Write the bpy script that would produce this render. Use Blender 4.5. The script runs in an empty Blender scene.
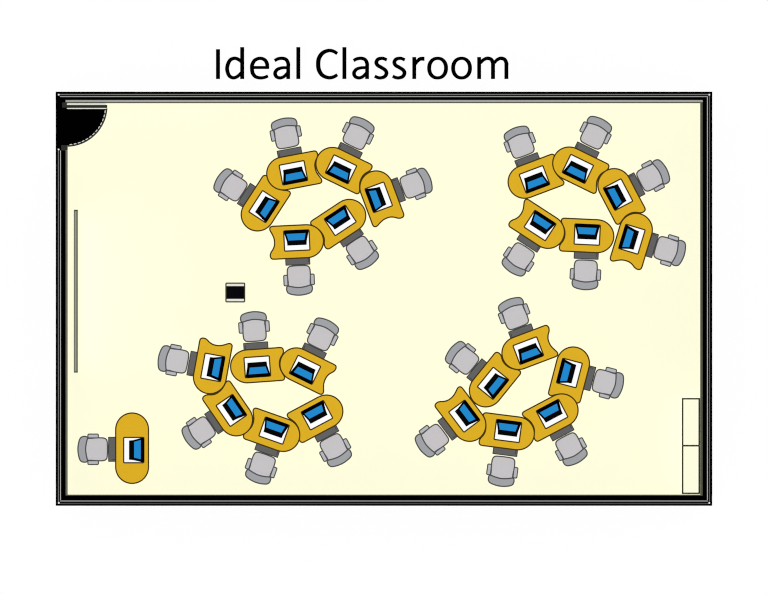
import bpy, bmesh, math
from mathutils import Vector

# ------------------------------------------------------------------ camera, sky, sun, exposure
S = 0.02                                   # one drawing unit of the plan = 2 cm
def P(x, y, z=0.0):
    return Vector(((x - 384) * S, (297 - y) * S, z))

scene = bpy.context.scene
col = scene.collection
cam_data = bpy.data.cameras.new('camera')
cam_data.type = 'ORTHO'
cam_data.ortho_scale = 768 * S
cam_data.clip_end = 100
cam = bpy.data.objects.new('camera', cam_data)
cam.location = (0, 0, 20)
col.objects.link(cam)
scene.camera = cam

SUN_E, SKY_E = 3.17, 0.055
world = bpy.data.worlds.new('sky')
scene.world = world
world.use_nodes = True
bg = world.node_tree.nodes['Background']
bg.inputs['Color'].default_value = (1, 1, 1, 1)
bg.inputs['Strength'].default_value = SKY_E
sun_data = bpy.data.lights.new('noon_sun', 'SUN')
sun_data.energy = SUN_E
sun_data.angle = math.radians(0.25)
sun = bpy.data.objects.new('noon_sun', sun_data)
sun.location = (0, 0, 12)
col.objects.link(sun)

vs = scene.view_settings
vs.view_transform = 'Standard'
vs.look = 'None'
vs.exposure = 0.0
vs.gamma = 1.0
vs.use_curve_mapping = False
LIGHT = 0.985 * (SUN_E / math.pi + SKY_E)
scene.cycles.filter_width = 1.15

# ------------------------------------------------------------------ materials
def lin(c):
    c = c / 255.0
    return c / 12.92 if c <= 0.04045 else ((c + 0.055) / 1.055) ** 2.4

MATS = {}
def mat(name, rgb, vary=0.03, scale=6.0, rough=0.9, metal=0.0, emit=False, stretch=None):
    if name in MATS:
        return MATS[name]
    m = bpy.data.materials.new(name)
    m.use_nodes = True
    nt = m.node_tree
    b = nt.nodes['Principled BSDF']
    b.inputs['Roughness'].default_value = rough
    b.inputs['Specular IOR Level'].default_value = 0.0
    b.inputs['Metallic'].default_value = metal
    c = [min(lin(v) / LIGHT, 0.98) for v in rgb]
    if emit:
        b.inputs['Base Color'].default_value = (0.01, 0.01, 0.012, 1)
        b.inputs['Emission Color'].default_value = (*[lin(v) for v in rgb], 1)
        b.inputs['Emission Strength'].default_value = 1.0
    else:
        tc = nt.nodes.new('ShaderNodeTexCoord')
        mp = nt.nodes.new('ShaderNodeMapping')
        if stretch: mp.inputs['Scale'].default_value = stretch
        nz = nt.nodes.new('ShaderNodeTexNoise')
        nz.inputs['Scale'].default_value = scale
        nz.inputs['Detail'].default_value = 3
        mx = nt.nodes.new('ShaderNodeMix')
        mx.data_type = 'RGBA'
        mx.inputs[6].default_value = (*[max(0, v * (1 - vary)) for v in c], 1)
        mx.inputs[7].default_value = (*[min(0.98, v * (1 + vary)) for v in c], 1)
        nt.links.new(tc.outputs['Object'], mp.inputs[0])
        nt.links.new(mp.outputs[0], nz.inputs['Vector'])
        nt.links.new(nz.outputs['Fac'], mx.inputs[0])
        nt.links.new(mx.outputs[2], b.inputs['Base Color'])
    MATS[name] = m
    return m

M_PAGE   = mat('white_ground', (255, 255, 255), 0.0)
M_FLOOR  = mat('cream_floor', (254, 253, 222), 0.008, 1.2)
M_BLACK  = mat('black_paint', (1, 1, 1), 0.02)
M_GREY1  = mat('mid_grey_strip', (118, 118, 116), 0.04)
M_GREY2  = mat('light_grey_strip', (178, 178, 176), 0.04)
M_GREYB  = mat('dark_grey_strip', (78, 78, 78), 0.04)
M_CAPW   = mat('pale_corner_cap', (235, 235, 232), 0.02)
M_OLIVE  = mat('olive_grey_shade', (82, 82, 69), 0.05)
M_PALE   = mat('grey_ledge', (163, 163, 158), 0.03)
M_DOORD  = mat('dark_door_core', (46, 46, 38), 0.05)
M_DOORL  = mat('pale_door_face', (222, 224, 214), 0.03)
M_JAMB   = mat('grey_jamb', (48, 48, 44), 0.25, 30)
M_GOLD   = mat('golden_laminate', (220, 174, 38), 0.05, 9, 0.6, stretch=(1, 4, 1))
M_BROWN  = mat('brown_edge', (66, 52, 16), 0.08, 20)
M_WHITE  = mat('white_panel', (253, 253, 253), 0.01)
M_TRAY   = mat('charcoal_tray', (98, 98, 98), 0.05, 20)
M_TRAYE  = mat('tray_rim_grey', (62, 62, 60), 0.05, 20)
M_SEAT   = mat('seat_fabric', (197, 194, 197), 0.035, 40)
M_BACK   = mat('back_fabric', (160, 162, 166), 0.035, 40)
M_ARM    = mat('arm_pad', (182, 183, 187), 0.03, 40)
M_PIPE   = mat('grey_piping', (80, 80, 80), 0.05, 40)
M_METAL  = mat('dark_metal', (70, 70, 72), 0.05, 20, 0.5)
M_CASTER = mat('black_rubber', (22, 22, 22), 0.05)
M_LAP    = mat('black_laptop', (4, 4, 5), 0.05)
M_KEY    = mat('laptop_keys', (9, 9, 10), 0.05)
M_BLUE   = mat('lit_blue_screen', (24, 134, 203), emit=True)
M_CAB    = mat('cream_cabinet', (255, 255, 226), 0.003, 4)
M_CABE   = mat('dark_olive_edge', (46, 44, 24), 0.05)
M_SCREEN = mat('screen_grey', (120, 121, 106), 0.03)
M_SCREEL = mat('screen_light_grey', (152, 153, 138), 0.03)
M_PBLK   = mat('equipment_black', (9, 9, 13), 0.3, 8)
M_PSTR   = mat('equipment_white_strip', (226, 224, 214), 0.04, 20)
M_INK    = mat('black_ink', (2, 2, 2), 0.0)

# ------------------------------------------------------------------ mesh helpers (all in drawing units for x,y; metres for z)
def obj(name, bm, m, parent=None, **props):
    bmesh.ops.recalc_face_normals(bm, faces=bm.faces)
    me = bpy.data.meshes.new(name)
    bm.to_mesh(me); bm.free()
    me.materials.append(m)
    o = bpy.data.objects.new(name, me)
    col.objects.link(o)
    if parent: o.parent = parent
    for k, v in props.items(): o[k] = v
    return o

def thing(name, label, cat, loc, rz=0.0, group=None):
    o = bpy.data.objects.new(name, None)
    o.empty_display_size = 0.1
    col.objects.link(o)
    o.location = loc; o.rotation_euler = (0, 0, rz)
    o['label'] = label; o['category'] = cat
    if group: o['group'] = group
    return o

def offset(pts, d):
    """grow a counter-clockwise outline outward by d (negative shrinks)."""
    n = len(pts); out = []
    for i in range(n):
        a, b, c = Vector(pts[i - 1]), Vector(pts[i]), Vector(pts[(i + 1) % n])
        e1 = (b - a).normalized(); e2 = (c - b).normalized()
        n1 = Vector((e1.y, -e1.x)); n2 = Vector((e2.y, -e2.x))
        nn = (n1 + n2)
        if nn.length < 1e-6: nn = n1
        nn.normalize()
        k = max(0.5, nn.dot(n1))
        p = b + nn * (d / k)
        out.append((p.x, p.y))
    return out

def ccw(pts):
    a = sum(pts[i - 1][0] * pts[i][1] - pts[i][0] * pts[i - 1][1] for i in range(len(pts)))
    return pts if a > 0 else pts[::-1]

def smooth(pts, k=5):
    n = len(pts); out = []
    for i in range(n):
        p0, p1, p2, p3 = (Vector(pts[(i + j) % n]) for j in (-1, 0, 1, 2))
        for s in range(k):
            t = s / k
            q = 0.5 * ((2 * p1) + (p2 - p0) * t + (2 * p0 - 5 * p1 + 4 * p2 - p3) * t * t + (3 * p1 - p0 - 3 * p2 + p3) * t ** 3)
            out.append((q.x, q.y))
    return out

def rrect(x0, y0, x1, y1, r, k=4):
    if r <= 0: return [(x0, y0), (x1, y0), (x1, y1), (x0, y1)]
    out = []
    for cx, cy, a0 in ((x1 - r, y0 + r, -90), (x1 - r, y1 - r, 0), (x0 + r, y1 - r, 90), (x0 + r, y0 + r, 180)):
        for s in range(k + 1):
            a = math.radians(a0 + 90 * s / k)
            out.append((cx + r * math.cos(a), cy + r * math.sin(a)))
    return out

def loft(bm, loops, cap=True):
    """loops: list of (outline, z); joined in order, ends capped."""
    rings = [[bm.verts.new((x * S, y * S, z)) for x, y in pts] for pts, z in loops]
    n = len(rings[0])
    for a, b in zip(rings, rings[1:]):
        for i in range(n):
            bm.faces.new((a[i], a[(i + 1) % n], b[(i + 1) % n], b[i]))
    if cap:
        bm.faces.new(rings[0][::-1]); bm.faces.new(rings[-1])
    return bm

def slab(pts, z0, z1, bev=0.0, bm=None):
    bm = bm or bmesh.new()
    pts = ccw(pts)
    if bev:
        b = bev / S
        loops = [(offset(pts, -b), z0), (pts, z0 + bev), (pts, z1 - bev), (offset(pts, -b * 0.3), z1 - bev * 0.3), (offset(pts, -b), z1)]
    else:
        loops = [(pts, z0), (pts, z1)]
    return loft(bm, loops)

def ring(pts, out_w, in_w, z0, z1, bm=None):
    bm = bm or bmesh.new()
    pts = ccw(pts)
    o, i = offset(pts, out_w), offset(pts, -in_w)
    loops = [(o, z0), (o, z1), (i, z1), (i, z0)]
    rings = [[bm.verts.new((x * S, y * S, z)) for x, y in q] for q, z in loops]
    n = len(o)
    for a in range(4):
        A, B = rings[a], rings[(a + 1) % 4]
        for k in range(n):
            bm.faces.new((A[k], A[(k + 1) % n], B[(k + 1) % n], B[k]))
    return bm

def hull(bm, verts8):
    v = [bm.verts.new(p) for p in verts8]
    for f in ((0, 1, 2, 3), (4, 5, 6, 7), (0, 1, 5, 4), (1, 2, 6, 5), (2, 3, 7, 6), (3, 0, 4, 7)):
        bm.faces.new([v[i] for i in f])
    return bm

def disc(x, y, r, z0, z1, bm=None, n=20):
    return slab([(x + r * math.cos(2 * math.pi * i / n), y + r * math.sin(2 * math.pi * i / n)) for i in range(n)], z0, z1, 0, bm)

def W(x, y):                                # plan position -> drawing units centred on the page
    return (x - 384, 297 - y)

def wrect(x0, y0, x1, y1):
    a, b = W(x0, y1), W(x1, y0)
    return rrect(a[0], a[1], b[0], b[1], 0)

# ------------------------------------------------------------------ the setting
H = 2.4
obj('ground', slab(rrect(-900, -800, 900, 800, 0), -0.10, 0.0), M_PAGE, kind='structure')
obj('floor', slab(wrect(67.0, 102.5, 701.0, 495.0), 0.0, 0.02), M_FLOOR, kind='structure')
Z = 0.02

def wall(name, rects):
    bm = bmesh.new()
    for r in rects: slab(wrect(*r), 0.0, H, 0, bm)
    return obj(name, bm, M_BLACK, kind='structure')

def strip(parent, r, m, z1=H + 0.006):
    return obj('coping_strip', slab(wrect(*r), H, z1), m, parent)

wt = wall('wall_top', [(55.7, 91.75, 712.2, 100.0)])
strip(wt, (59.4, 94.0, 708.9, 94.9), M_GREY1)
strip(wt, (60.0, 96.1, 707.9, 97.0), mat('soft_grey_strip', (156, 156, 154), 0.04))
wl = wall('wall_left', [(55.8, 148.5, 65.6, 500.3)])
strip(wl, (58.0, 149.3, 58.8, 502.2), M_GREY1)
strip(wl, (60.1, 150.6, 60.9, 500.1), M_GREY2)
wr = wall('wall_right', [(702.7, 100.0, 712.2, 496.0)])
strip(wr, (707.0, 97.0, 707.8, 500.1), M_GREY2)
strip(wr, (709.1, 95.0, 709.9, 502.2), mat('dim_grey_strip', (102, 102, 102), 0.04))
wb = wall('wall_bottom', [(65.6, 495.7, 702.7, 505.7), (55.8, 500.3, 65.6, 505.7), (702.7, 496.0, 712.1, 505.7)])
strip(wb, (60.0, 500.3, 707.9, 501.7), mat('base_grey_strip', (125, 125, 124), 0.04))
strip(wb, (59.4, 503.0, 708.9, 504.0), M_GREYB)
for w, x, y in ((wt, 58.7, 94.7), (wt, 709.3, 94.7), (wb, 58.8, 502.9), (wb, 709.3, 503.0), (wl, 58.6, 149.5)):
    obj('corner_cap', slab(wrect(x - 0.75, y - 0.75, x + 0.75, y + 0.75), H, H + 0.010), M_CAPW, w)

# ledge, and olive strips that paint in shading along the inner wall faces
obj('trim_1', slab(wrect(65.6, 100.0, 702.7, 102.1), Z - 0.02, 1.1), M_PALE, kind='structure')
obj('shade_strip_top', slab(wrect(66.0, 102.1, 700.2, 103.2), 0.02, 0.12), M_OLIVE, kind='structure')
obj('shade_strip_left', slab(wrect(65.6, 150.5, 67.7, 494.6), 0.02, 0.12), mat('left_olive_shade', (110, 110, 96), 0.05), kind='structure')
obj('shade_strip_right', slab(wrect(700.2, 102.1, 702.7, 494.6), 0.02, 0.12), M_OLIVE, kind='structure')
obj('shade_strip_bottom', slab(wrect(65.6, 494.6, 702.7, 495.7), 0.02, 0.12), M_OLIVE, kind='structure')

# door in the left wall: black header, threshold, jambs and the open leaf
obj('trim_2', slab(wrect(55.8, 100.0, 65.6, 148.5), 2.08, H), M_BLACK, kind='structure')
obj('trim_3', slab(wrect(55.8, 100.0, 67.7, 150.3), 0.0, 0.022), M_BLACK, kind='structure')
bm = bmesh.new()
slab(wrect(61.2, 145.2, 67.2, 150.4), 0.022, 2.405, 0, bm)
obj('trim_4', bm, M_JAMB, kind='structure')
bm = bmesh.new()
slab(wrect(62.2, 102.4, 66.4, 107.6), 0.022, 2.405, 0, bm)
obj('trim_5', bm, M_JAMB, kind='structure')
door = bpy.data.objects.new('door_1', None); col.objects.link(door)
door.location = P(66.5, 106.4, Z); door['kind'] = 'structure'
def dr(x0, y0, x1, y1):
    return rrect(x0 - 66.5, 106.4 - y1, x1 - 66.5, 106.4 - y0, 0)
obj('leaf_core', slab(dr(66.6, 105.0, 107.2, 107.9), 0.005, 2.03), M_DOORD, door)
obj('face_panel', slab(dr(66.9, 103.4, 106.0, 105.0), 0.005, 2.02), M_DOORL, door, label='pale face of the door beside the top wall')
obj('face_panel', slab(dr(66.9, 107.9, 106.0, 108.9), 0.005, 2.02), M_DOORL, door, label='pale face of the door beside the black mat')
bm = slab(dr(101.0, 108.9, 101.8, 110.6), 1.0, 1.02)
slab(dr(97.0, 110.6, 101.8, 111.4), 0.995, 1.02, 0, bm)
obj('handle', bm, M_LAP, door)
bm = bmesh.new()
for z in (0.25, 1.1, 1.8): disc(-0.3, -0.1, 0.5, z, z + 0.09, bm, 10)
obj('hinge', bm, M_METAL, door)

# quarter-round mat swept by the door
cx, cy, R = 66.4, 105.6, 41.0
mat_t = thing('door_mat', 'black quarter-round mat inside the open door in the top left corner', 'mat', P(67.5, 109, Z), 0)
def arc(r, a0=0, a1=90, n=36):
    return [(cx - 67.5 + r * math.cos(math.radians(a0 + (a1 - a0) * i / n)), 109 - cy - r * math.sin(math.radians(a0 + (a1 - a0) * i / n))) for i in range(n + 1)]
a_in = [p for p in arc(R - 1.2) if p[1] <= 0 and p[0] >= 0]
obj('mat_body', slab([(0, 0), (a_in[0][0], 0)] + a_in + [(0, a_in[-1][1])], 0.002, 0.014), M_BLACK, mat_t)
o1, i1 = arc(R + 0.2, 4, 88), arc(R - 1.2, 4, 88)
obj('binding', slab(o1 + i1[::-1], 0.002, 0.016), mat('mat_binding', (52, 52, 44), 0.05), mat_t)
bm = bmesh.new()
for k in range(13):
    a = 7 + k * 6.2
    o1, i1 = arc(R - 1.35, a, a + 4.0, 3), arc(R - 2.25, a, a + 4.0, 3)
    slab(o1 + i1[::-1], 0.013, 0.018, 0, bm)
obj('stitching', bm, mat('pale_stitching', (205, 205, 198), 0.02), mat_t)

# ------------------------------------------------------------------ desk outline
desk_uv = [(15.3, 9.9), (15.3, 4), (15.3, -8), (15.3, -18), (15.3, -23.0), (14.9, -25.2), (13.4, -26.4), (11.2, -26.2), (8, -24.6), (4, -22.9), (0, -22.3),
           (-4, -22.6), (-7.5, -24.0), (-10.2, -25.9), (-12.6, -27.0), (-15.0, -27.1), (-16.9, -26.1), (-17.6, -23.9),
           (-17.6, -18), (-17.6, -8), (-17.6, 4), (-17.6, 9.9)]
c_u, c_v, rad = -1.15, 9.9, 16.45
desk_uv += [(c_u - rad * math.cos(a), c_v + 16.75 * math.sin(a)) for a in [math.radians(12 * i) for i in range(1, 15)]]
DESK = ccw(smooth([(u, -v) for u, v in desk_uv], 3))
T0 = 0.70                                   # top of the lowest desk
TH = 0.021
STEP = 0.027

def desk_parts(t, outline, lift, teacher=False, vo=0.0):
    top = T0
    tx = -25.2 if teacher else -24.3
    ps = []
    ps.append(obj('desktop', slab(offset(outline, -0.68), top - TH, top), M_GOLD, t))
    ps.append(obj('edge_band', ring(outline, 0.66, 0.68, top - TH - 0.002, top + 0.002), M_BROWN, t, label='dark brown edge band'))
    hp = rrect(-10.0, -12.6, 10.0, 12.6, 0.8)
    ps.append(obj('hatch_panel', slab(offset(hp, -0.6), top, top + 0.006), M_WHITE, t, label='white rectangular hatch panel'))
    ps.append(obj('hatch_frame', ring(hp, 0.75, 0.6, top, top + 0.006), M_BROWN, t))
    tray = obj('keyboard_tray', slab(rrect(tx, -12.1 - vo, -16.0, 12.1 - vo, 0.3, 2), top - 0.075, top - 0.05), M_TRAY, t, label='charcoal pull-out keyboard tray')
    ps.append(tray)
    ps.append(obj('tray_rim', ring(rrect(tx, -12.1 - vo, -16.0, 12.1 - vo, 0.3, 2), 0.4, 0.5, top - 0.077, top - 0.044), M_TRAYE, tray))
    bm = slab(rrect(-22, -11 - vo, -3, -10 - vo, 0), top - 0.05, top - TH)
    slab(rrect(-17, 10 - vo, -3, 11 - vo, 0), top - 0.05, top - TH, 0, bm)
    ps.append(obj('tray_runner', bm, M_METAL, t))
    return ps

def leg_parts(t, ys):
    fixed, moving = [], []
    for y in ys:
        leg = obj('leg', slab(rrect(-4.2, y - 1.6, 1.8, y + 1.6, 0.8, 3), 0.03, 0.42), M_METAL, t)
        foot = obj('foot', slab(rrect(-13, y - 1.8, 10.5, y + 1.8, 1.2, 3), 0.0, 0.035, 0.006), M_METAL, leg)
        fixed += [leg, foot]
        ext = obj('leg_extension', slab(rrect(-3.6, y - 1.1, 1.2, y + 1.1, 0.6, 3), 0.30, T0 - TH), M_METAL, t)
        plate = obj('mounting_plate', slab(rrect(-9, y - 2.2, 7, y + 2.2, 0.5, 2), T0 - TH - 0.008, T0 - TH), M_METAL, ext)
        moving += [ext, plate]
    return fixed, moving

def laptop_parts(t):
    base = ccw([(-4.7, -9.6), (9.6, -10.9), (9.6, 10.9), (-4.7, 9.6)])
    obj('base', slab(base, 0.0, 0.018, 0.002), M_LAP, t)
    bm = bmesh.new()
    for r in range(2):
        for c in range(11):
            u = -4.1 + r * 1.75; y = -8.4 + c * 1.55
            slab(rrect(u, y, u + 1.45, y + 1.3, 0), 0.018, 0.021, 0, bm)
    obj('keyboard', bm, M_KEY, t)
    # lid leaning back from the hinge, wider at its top edge
    zh, zt = 0.020, 0.265
    u0, u1 = -0.6, 10.3
    def lidpt(s, y, d):                     # s along the lid 0..1, d metres out of the face towards the sitter
        L = math.hypot((u1 - u0) * S, zt - zh)
        nx, nz = -(zt - zh) / L, (u1 - u0) * S / L
        return Vector(((u0 + (u1 - u0) * s) * S + nx * d, y * S, zh + (zt - zh) * s + nz * d))
    def lid(outline, d0, d1):
        bm = bmesh.new()
        A = [bm.verts.new(lidpt(s, y, d0)) for s, y in outline]
        B = [bm.verts.new(lidpt(s, y, d1)) for s, y in outline]
        n = len(A)
        for i in range(n): bm.faces.new((A[i], A[(i + 1) % n], B[(i + 1) % n], B[i]))
        bm.faces.new(A[::-1]); bm.faces.new(B)
        return bm
    ol = [(0, -10.0), (0.78, -12.0), (0.86, -12.1), (0.92, -11.8), (0.97, -11.1), (1.0, -9.8), (1.0, 10.1), (0.97, 11.4), (0.92, 12.1), (0.86, 12.4), (0.78, 12.3), (0, 10.0)]
    lo = obj('lid', lid(ol, -0.010, 0.0), M_LAP, t)
    obj('display', lid([(0.09, -7.6), (0.70, -9.1), (0.70, 10.2), (0.09, 8.3)], 0.0, 0.002), M_BLUE, lo, label='glowing plain blue display')

# ------------------------------------------------------------------ chair
seat_uv = [(14.0, -7.5), (14.3, 0), (14.0, 7.5), (12.9, 10.0), (10.2, 11.3), (4, 11.5), (-2, 11.0), (-5.9, 10.6), (-7.2, 6), (-7.9, 0), (-7.2, -6), (-5.9, -10.6), (-2, -11.0), (4, -11.5), (10.2, -11.3), (12.9, -10.0)]
back_uv = [(-5.7, -11.2), (-6.9, -6), (-7.6, 0), (-6.9, 6), (-5.7, 11.2), (-6.5, 12.5), (-8.6, 12.9), (-11.0, 12.5), (-13.1, 10.8), (-14.6, 6.2), (-15.3, 0), (-14.6, -6.2), (-13.1, -10.8), (-11.0, -12.5), (-8.6, -12.9), (-6.5, -12.5)]
SEAT = ccw(smooth(seat_uv, 3)); BACK = ccw(smooth(back_uv, 3))

def chair_parts(t):
    def pad(name, o, z0, z1, m, dome=0.006):
        c = obj(name, loft(bmesh.new(), [(offset(o, -1.4), z0), (offset(o, -0.2), z0 + 0.02), (offset(o, -0.2), z1 - 0.004), (offset(o, -1.2), z1), (offset(o, -2.2), z1 + dome * 0.6)]), m, t)
        obj('piping', ring(o, 0.65, 0.65, z1 - 0.016, z1 + 0.003), M_PIPE, c)
        return c
    pad('seat', SEAT, 0.40, 0.46, M_SEAT)
    # upright, gently curved backrest
    b = obj('backrest', loft(bmesh.new(), [(offset(BACK, -2.6), 0.50), (offset(BACK, -1.2), 0.56), (offset(BACK, -0.3), 0.70), (offset(BACK, -0.3), 0.905), (offset(BACK, -0.6), 0.910)]), M_BACK, t, label='darker grey curved backrest')
    obj('piping', ring(BACK, 0.65, 0.65, 0.89, 0.914), M_PIPE, b)
    for s in (-1, 1):
        ol = ccw([(u, s * v) for u, v in rrect(-5.3, 11.4, 5.2, 15.2, 1.1, 3)])
        a = obj('armrest', slab(offset(ol, -0.2), 0.645, 0.68, 0.004), M_ARM, t)
        obj('piping', ring(ol, 0.6, 0.55, 0.66, 0.683), M_PIPE, a)
        bm = slab(rrect(-1.2, min(s * 12.9, s * 14.1), 1.2, max(s * 12.9, s * 14.1), 0), 0.365, 0.645)
        slab(rrect(-1.2, min(s * 3, s * 14.1), 1.2, max(s * 3, s * 14.1), 0), 0.35, 0.375, 0, bm)
        obj('arm_post', bm, M_METAL, a)
    bm = bmesh.new()
    slab(rrect(-11.5, -2, -3, 2, 0), 0.37, 0.395, 0, bm)
    slab(rrect(-11.5, -2, -10.2, 2, 0), 0.37, 0.62, 0, bm)
    obj('back_support', bm, M_METAL, t)
    bm = disc(3, 0, 1.3, 0.10, 0.37)
    slab(rrect(-3, -4, 8, 4, 1, 3), 0.37, 0.402, 0, bm)
    obj('gas_column', bm, M_METAL, t)
    bm = bmesh.new()
    disc(3, 0, 2.2, 0.075, 0.13, bm)
    for k in range(5):
        a = math.radians(72 * k)
        ca, sa = math.cos(a), math.sin(a)
        def q(r, w, z): return Vector(((3 + r * ca - w * sa) * S, (r * sa + w * ca) * S, z))
        hull(bm, [q(1, -0.9, .08), q(10, -0.6, .06), q(10, .6, .06), q(1, .9, .08), q(1, -0.9, .12), q(10, -0.6, .085), q(10, .6, .085), q(1, .9, .12)])
    base = obj('star_base', bm, M_METAL, t)
    for k in range(5):
        a = math.radians(72 * k)
        cxx, cyy = 3 + 9.3 * math.cos(a), 9.3 * math.sin(a)
        bm = bmesh.new()
        # small wheel standing on the floor, axle along the tangent
        n = 14; r = 0.03; w = 0.018
        tx, ty = -math.sin(a), math.cos(a)
        rr = []
        for side in (-w, w):
            rr.append([bm.verts.new((cxx * S + tx * side + math.cos(a) * r * math.cos(2 * math.pi * i / n), cyy * S + ty * side + math.sin(a) * r * math.cos(2 * math.pi * i / n), r + r * math.sin(2 * math.pi * i / n))) for i in range(n)])
        for i in range(n): bm.faces.new((rr[0][i], rr[0][(i + 1) % n], rr[1][(i + 1) % n], rr[1][i]))
        bm.faces.new(rr[0]); bm.faces.new(rr[1][::-1])
        obj('caster', bm, M_CASTER, base)

def dup(root, name, label, loc, rz, group, cat, dz=None):
    """copy a thing, its parts and their sub-parts; dz lifts the parts that are height adjustable."""
    r = root.copy(); col.objects.link(r); r.location = loc; r.rotation_euler = (0, 0, rz)
    r['label'] = label; r['category'] = cat
    if group: r['group'] = group
    for ch in list(root.children):
        c = ch.copy(); col.objects.link(c); c.parent = r
        if dz is not None: c.location = (0, 0, 0 if ch.name.split('.')[0] == 'leg' else dz)
        for g in list(ch.children):
            d = g.copy(); col.objects.link(d); d.parent = c
    return r

# ------------------------------------------------------------------ the stations: laptop centre, heading, chair centre, desk level, place
RINGS = {
 'upper-left': [
  (293.4, 172.8, 79.3, 285.8, 133.5, 1, 'top left'),
  (264.1, 206.6, 33.0, 230.7, 185.4, 0, 'far left'),
  (341.0, 169.3, 115.9, 358.0, 133.3, 2, 'top right'),
  (378.7, 197.3, 159.6, 416.0, 183.8, 3, 'far right'),
  (340.2, 220.4, -123.4, 361.9, 252.6, 0, 'bottom right'),
  (296.8, 240.5, -92.7, 299.1, 279.9, 1, 'bottom left')],
 'upper-right': [
  (534.5, 179.4, 69.4, 519.8, 142.3, 0, 'top left'),
  (577.8, 168.9, 116.0, 595.5, 132.9, 1, 'top centre'),
  (618.0, 194.6, 152.3, 653.0, 176.0, 2, 'upper right'),
  (631.9, 239.2, -163.2, 669.6, 250.5, 3, 'lower right'),
  (540.1, 225.5, -57.0, 518.7, 259.2, 1, 'bottom left'),
  (587.2, 234.6, -87.3, 585.4, 274.4, 0, 'bottom centre')],
 'lower-left': [
  (212.8, 367.4, 10.3, 173.6, 360.1, 3, 'far left'),
  (257.3, 366.8, 85.9, 254.1, 327.0, 0, 'top centre'),
  (305.0, 369.8, 116.2, 322.4, 334.5, 1, 'top right'),
  (231.4, 410.4, -34.4, 198.9, 432.5, 2, 'bottom left'),
  (274.1, 430.6, -70.6, 261.1, 468.0, 1, 'bottom centre'),
  (316.9, 415.2, -118.0, 335.2, 450.0, 0, 'bottom right')],
 'lower-right': [
  (528.3, 350.6, 69.3, 514.1, 313.7, 1, 'top centre'),
  (493.1, 383.3, 39.0, 462.4, 358.3, 0, 'upper left'),
  (569.4, 373.0, -165.4, 607.8, 383.1, 0, 'far right'),
  (464.3, 416.1, -37.0, 432.2, 440.2, 3, 'lower left'),
  (507.9, 431.0, -82.7, 502.3, 471.0, 2, 'bottom centre'),
  (552.1, 414.0, -117.9, 570.9, 449.1, 1, 'bottom right')],
}
DIRS = ['right', 'lower right', 'bottom', 'lower left', 'left', 'upper left', 'top', 'upper right']
first = None
for ring_name, rows in RINGS.items():
    for (lx, ly, th, ccx, ccy, lev, place) in rows:
        rz = math.radians(-th)
        d8 = DIRS[int(round(((th + 90) % 360) / 45)) % 8]
        dl = f'mustard-yellow desk at the {place} of the {ring_name} ring, round end towards {d8}'
        cl = f'light grey armchair pulled up to the {place} desk of the {ring_name} ring'
        ll = f'open black laptop with blue screen on the {place} desk of the {ring_name} ring'
        gd, gc, gl = 'yellow desks in the four rings', 'grey armchairs around the four rings', 'blue-screen laptops on the ring desks'
        if first is None:
            dk = thing('student_desk', dl, 'desk', P(lx, ly, Z), rz, gd)
            moving = desk_parts(dk, DESK, lev)
            fx, mv = leg_parts(dk, (-11.5, 14.0))
            for c in dk.children:
                if c.name.split('.')[0] != 'leg': c.location = (0, 0, lev * STEP)
            ch = thing('office_chair', cl, 'chair', P(ccx, ccy, Z), rz, gc)
            chair_parts(ch)
            lp = thing('laptop', ll, 'laptop', P(lx, ly, Z + T0 + 0.0065 + lev * STEP), rz, gl)
            laptop_parts(lp)
            first = (dk, ch, lp)
        else:
            dup(first[0], 'student_desk', dl, P(lx, ly, Z), rz, gd, 'desk', lev * STEP)
            dup(first[1], 'office_chair', cl, P(ccx, ccy, Z), rz, gc, 'chair')
            dup(first[2], 'laptop', ll, P(lx, ly, Z + T0 + 0.0065 + lev * STEP), rz, gl, 'laptop')

# ------------------------------------------------------------------ the teacher's place in the lower left corner
tl = (133.75, 450.1)
tdk = thing('teacher_desk', 'mustard-yellow desk with two round ends, alone in the lower left corner', 'desk', P(*tl, Z), 0)
r = 16.4; ucx = 132.1 - tl[0]; vmid = 448.2 - tl[1]; hl = 35.2
stad = []
for i in range(25):
    a = math.radians(180 * i / 24); stad.append((ucx + r * math.cos(a), -vmid + hl - r + r * math.sin(a)))
for i in range(25):
    a = math.radians(180 + 180 * i / 24); stad.append((ucx + r * math.cos(a), -vmid - hl + r + r * math.sin(a)))
desk_parts(tdk, ccw(stad), 0, True, -0.8)
leg_parts(tdk, (-14.0, 18.0))
dup(first[1], 'office_chair', 'light grey armchair at the lone double-round desk in the lower left corner', P(93.2, 449.3, Z), 0, 'grey armchairs around the four rings', 'chair')
tc = [o for o in col.objects if o.get('label', '').startswith('light grey armchair at the lone')][0]
del tc['group']
tlp = dup(first[2], 'laptop', 'open black laptop with blue screen on the lone desk in the lower left corner', P(*tl, Z + T0 + 0.0065), 0, 'x', 'laptop')
del tlp['group']

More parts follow.
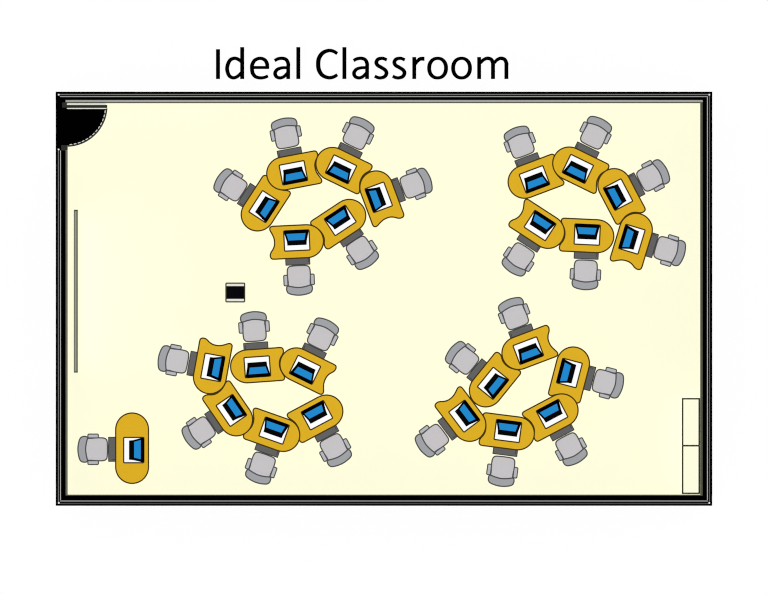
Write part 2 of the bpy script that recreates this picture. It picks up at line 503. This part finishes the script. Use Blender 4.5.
# ------------------------------------------------------------------ projection screen along the left wall
ps = thing('projection_screen', 'long thin grey freestanding screen running along the left wall', 'screen', P(75.9, 291.2, Z), 0)
hl = 81.3
obj('base_rail', slab(rrect(-1.9, -hl, 1.9, hl, 0.3, 2), 0.0, 0.10), M_SCREEN, ps)
obj('screen_panel', slab(rrect(-0.45, -hl + 1, 0.45, hl - 1, 0), 0.10, 2.05), M_WHITE, ps, label='white projection surface')
obj('top_housing', slab(rrect(-2.0, -hl + 0.6, 2.0, hl - 0.6, 0.3, 2), 2.05, 2.14), M_SCREEN, ps)
obj('housing_strip', slab(rrect(-0.9, -hl + 1.6, 0.1, hl - 1.6, 0), 2.14, 2.146), M_SCREEL, ps, label='paler strip on the housing')
for s in (-1, 1):
    obj('end_cap', slab(rrect(-1.9, min(s * (hl - 0.9), s * (hl + 0.1)), 1.9, max(s * (hl - 0.9), s * (hl + 0.1)), 0.2, 2), 0.0, 2.15), mat('screen_cap', (62, 62, 46), 0.03), ps)
obj('housing_edge', slab(rrect(-2.05, -hl + 0.6, -1.5, hl - 0.6, 0), 2.06, 2.147), mat('screen_edge', (100, 101, 86), 0.03), ps)

# ------------------------------------------------------------------ projector on its pedestal
pj = thing('projector', 'small square black unit with white end bands, standing left of room centre', 'projector', P(235.3, 292.5, Z), 0)
obj('floor_plate', slab(rrect(-8, -8, 8, 8, 1, 3), 0.0, 0.02), M_METAL, pj)
obj('pedestal', disc(0, 0, 2.5, 0.02, 0.78), M_METAL, pj)
obj('body', slab(rrect(-9.0, -6.4, 9.0, 6.4, 0.4, 2), 0.78, 0.92, 0.002), M_PBLK, pj)
obj('casing_rim', ring(rrect(-9.35, -9.35, 9.35, 9.35, 0.9, 3), 0.65, 0.65, 0.78, 0.922), mat('casing_rim', (58, 58, 44), 0.05), pj)
obj('end_band', slab(rrect(-8.7, 6.3, 8.7, 8.8, 0), 0.78, 0.918), M_PSTR, pj, label='white end band')
obj('end_band', slab(rrect(-8.7, -8.8, 8.7, -6.3, 0), 0.78, 0.918), M_PSTR, pj, label='white end band')

# ------------------------------------------------------------------ two low cabinets by the right wall
def cabinet(y0, y1, label, mt, mb):
    xm, ym = 691.0, (y0 + y1) / 2
    h = (y1 - y0) / 2
    t = thing('low_cabinet', label, 'cabinet', P(xm, ym, Z), 0, 'cream cabinets along the right wall')
    obj('carcass', slab(rrect(-7.6, -h + 0.5, 8.4, h - 0.5, 0), 0.05, 0.74), M_CAB, t)
    obj('plinth', slab(rrect(-6.8, -h + 1, 8.4, h - 1, 0), 0.0, 0.05), M_CABE, t)
    top = obj('cabinet_top', slab(rrect(-7.9, -h + 0.3, 7.5, h - 0.3, 0, 2), 0.74, 0.765), M_CAB, t)
    bm = bmesh.new()
    loops = []
    for q, z in ((rrect(-9.1, -h, 9.1, h, 0.5, 3), 0.738), (rrect(-9.1, -h, 9.1, h, 0.5, 3), 0.768),
                 (rrect(-7.6, -h + mb, 7.45, h - mt, 0.3, 3), 0.768), (rrect(-7.6, -h + mb, 7.45, h - mt, 0.3, 3), 0.738)):
        loops.append([bm.verts.new((x * S, y * S, z)) for x, y in q])
    n = len(loops[0])
    for i in range(4):
        A, B = loops[i], loops[(i + 1) % 4]
        for k in range(n): bm.faces.new((A[k], A[(k + 1) % n], B[(k + 1) % n], B[k]))
    obj('edging', bm, M_CABE, top, label='dark olive edging')
    for s in (-1, 1):
        a, b = sorted((s * 0.4, s * (h - 0.8)))
        d = obj('door', slab(rrect(-8.2, a, -7.6, b, 0), 0.06, 0.73), M_CAB, t)
        a, b = sorted((s * 1.6, s * 2.2))
        obj('handle', slab(rrect(-8.8, a, -8.2, b, 0), 0.50, 0.64), M_METAL, d)
cabinet(398.05, 445.65, 'upper of the two cream cabinets against the right wall', 1.45, 0.8)
cabinet(445.7, 494.0, 'lower of the two cream cabinets, in the bottom right corner', 0.8, 1.45)

# ------------------------------------------------------------------ heading on the white ground: "Ideal Classroom"
head = thing('heading_lettering', 'large black words Ideal Classroom on the white ground above the room', 'lettering', P(362, 79, 0), 0)
OX, OY = 362, 79
def stroke(bm, pts, z0=0.0, z1=0.012):
    """flat stroke of varying width through (x, y, width) points, square ends."""
    n = len(pts)
    dense = []
    if n == 2: dense = list(pts)
    else:
        for i in range(n - 1):
            p0 = pts[i - 1] if i > 0 else tuple(2 * a - b for a, b in zip(pts[0], pts[1]))
            p1, p2 = pts[i], pts[i + 1]
            p3 = pts[i + 2] if i + 2 < n else tuple(2 * a - b for a, b in zip(pts[-1], pts[-2]))
            for s in range(6):
                t = s / 6
                dense.append(tuple(0.5 * ((2 * b) + (c - a) * t + (2 * a - 5 * b + 4 * c - d) * t * t + (3 * b - a - 3 * c + d) * t ** 3) for a, b, c, d in zip(p0, p1, p2, p3)))
        dense.append(pts[-1])
    L, Rr = [], []
    m = len(dense)
    for i in range(m):
        a, b = dense[max(0, i - 1)], dense[min(m - 1, i + 1)]
        d = Vector((b[0] - a[0], b[1] - a[1])).normalized()
        nx, ny = -d.y, d.x
        x, y, w = dense[i]; w += 0.22
        L.append((x + nx * w / 2 - OX, OY - (y + ny * w / 2)))
        Rr.append((x - nx * w / 2 - OX, OY - (y - ny * w / 2)))
    for i in range(m - 1):
        q = [L[i], L[i + 1], Rr[i + 1], Rr[i]]
        hull(bm, [Vector((x * S, y * S, z0)) for x, y in q] + [Vector((x * S, y * S, z1)) for x, y in q])

def sh(pts, dx): return [(x + dx, y, w) for x, y, w in pts]
def letter(strokes, dx=0.0, rings=()):
    bm = bmesh.new()
    for s in strokes: stroke(bm, sh(s, dx))
    for (cx_, cy_, ro_x, ro_y, ri_x, ri_y) in rings:
        n = 48
        for i in range(n):
            a, b = 2 * math.pi * i / n, 2 * math.pi * (i + 1) / n
            def pt(rx, ry, t, p=2.15):
                c, s_ = math.cos(t), math.sin(t)
                return (cx_ + rx * math.copysign(abs(c) ** (2 / p), c) - OX, OY - cy_ + ry * math.copysign(abs(s_) ** (2 / p), s_))
            q = [pt(ro_x, ro_y, a), pt(ro_x, ro_y, b), pt(ri_x, ri_y, b), pt(ri_x, ri_y, a)]
            hull(bm, [Vector((x * S, y * S, 0)) for x, y in q] + [Vector((x * S, y * S, 0.012)) for x, y in q])
    obj('letter', bm, M_INK, head)
def stem(x0, x1, y0, y1): return [((x0 + x1) / 2, y0 - 0.12, x1 - x0), ((x0 + x1) / 2, y1 + 0.12, x1 - x0)]
letter([stem(216.1, 219.9, 49.3, 78.9)])                                            # I
letter([stem(240.3, 244.1, 47.2, 78.9),                                              # d
        [(241.6, 61.9, 3.2), (238.3, 59.3, 3.3), (234.1, 58.3, 3.3), (229.6, 60.7, 3.6), (227.1, 68.2, 3.8), (228.9, 75.2, 3.6), (233.0, 77.8, 3.2), (237.4, 76.5, 3.2), (241.6, 72.6, 3.2)]])
letter([[(252.0, 67.5, 2.8), (268.9, 67.5, 2.8)],                                    # e
        [(267.3, 68.6, 3.6), (267.0, 63.6, 3.7), (264.6, 59.8, 3.4), (260.0, 58.3, 3.2), (255.0, 60.1, 3.5), (252.3, 64.4, 3.7), (252.0, 68.6, 3.8), (252.8, 73.4, 3.7), (255.8, 76.8, 3.4), (260.6, 77.9, 3.1), (264.8, 77.3, 3.0), (268.0, 75.9, 2.9)]])
A_ = [[(353.5, 60.6, 3.0), (356.8, 58.9, 3.2), (361.2, 58.3, 3.2), (365.2, 59.7, 3.4), (367.1, 63.6, 3.6), (367.1, 66.5, 3.6)], stem(365.3, 368.9, 65.5, 78.9),
      [(366.5, 67.7, 2.8), (361.2, 67.8, 2.9), (356.3, 69.4, 3.3), (354.0, 73.0, 3.6), (355.2, 76.5, 3.4), (358.9, 77.9, 3.1), (362.8, 76.6, 3.1), (366.5, 73.0, 3.1)]]
letter(A_, -78.9)                                                                    # a
letter([stem(296.4, 300.2, 47.2, 78.9)])                                             # l
C_ = [[(337.3, 53.6, 3.2), (333.7, 51.4, 3.3), (329.0, 50.5, 3.4), (323.0, 52.7, 3.9), (319.1, 57.9, 4.2), (318.2, 64.2, 4.2), (319.1, 70.3, 4.2), (322.6, 75.4, 3.8), (328.6, 77.7, 3.4), (333.6, 76.9, 3.3), (337.4, 74.7, 3.1)]]
letter(C_)                                                                           # C
letter([stem(342.5, 346.3, 47.2, 78.9)])                                             # l
letter(A_)                                                                           # a
S_ = [[(386.9, 59.9, 3.0), (382.6, 58.3, 3.1), (378.2, 59.2, 3.5), (376.3, 62.3, 3.7), (377.7, 65.3, 3.6), (381.6, 67.6, 3.5), (385.4, 70.3, 3.6), (386.5, 73.4, 3.7), (384.6, 76.6, 3.5), (380.6, 77.9, 3.1), (377.3, 77.4, 3.1), (374.7, 76.1, 3.1)]]
letter(S_); letter(S_, 18.0)                                                         # s s
letter([stem(412.4, 416.1, 57.1, 78.9), [(414.6, 64.9, 3.0), (417.2, 61.3, 3.3), (420.3, 58.9, 3.6), (424.5, 58.8, 3.9)]])   # r
letter([], 0, [(437.6, 68.1, 10.45, 11.45, 6.4, 8.15)])                               # o
letter([], 0, [(461.55, 68.1, 10.45, 11.45, 6.4, 8.15)])                              # o
letter([stem(477.3, 481.0, 57.1, 78.9), stem(491.1, 494.9, 64.0, 78.9), stem(504.5, 508.3, 64.0, 78.9),
        [(480.4, 62.9, 3.0), (483.4, 59.9, 3.2), (487.3, 58.3, 3.4), (491.2, 59.5, 3.6), (493.0, 63.2, 3.8), (493.0, 65.5, 3.8)],
        [(494.2, 62.9, 3.0), (497.0, 59.9, 3.2), (500.8, 58.3, 3.4), (504.6, 59.5, 3.6), (506.4, 63.2, 3.8), (506.4, 65.5, 3.8)]])   # m
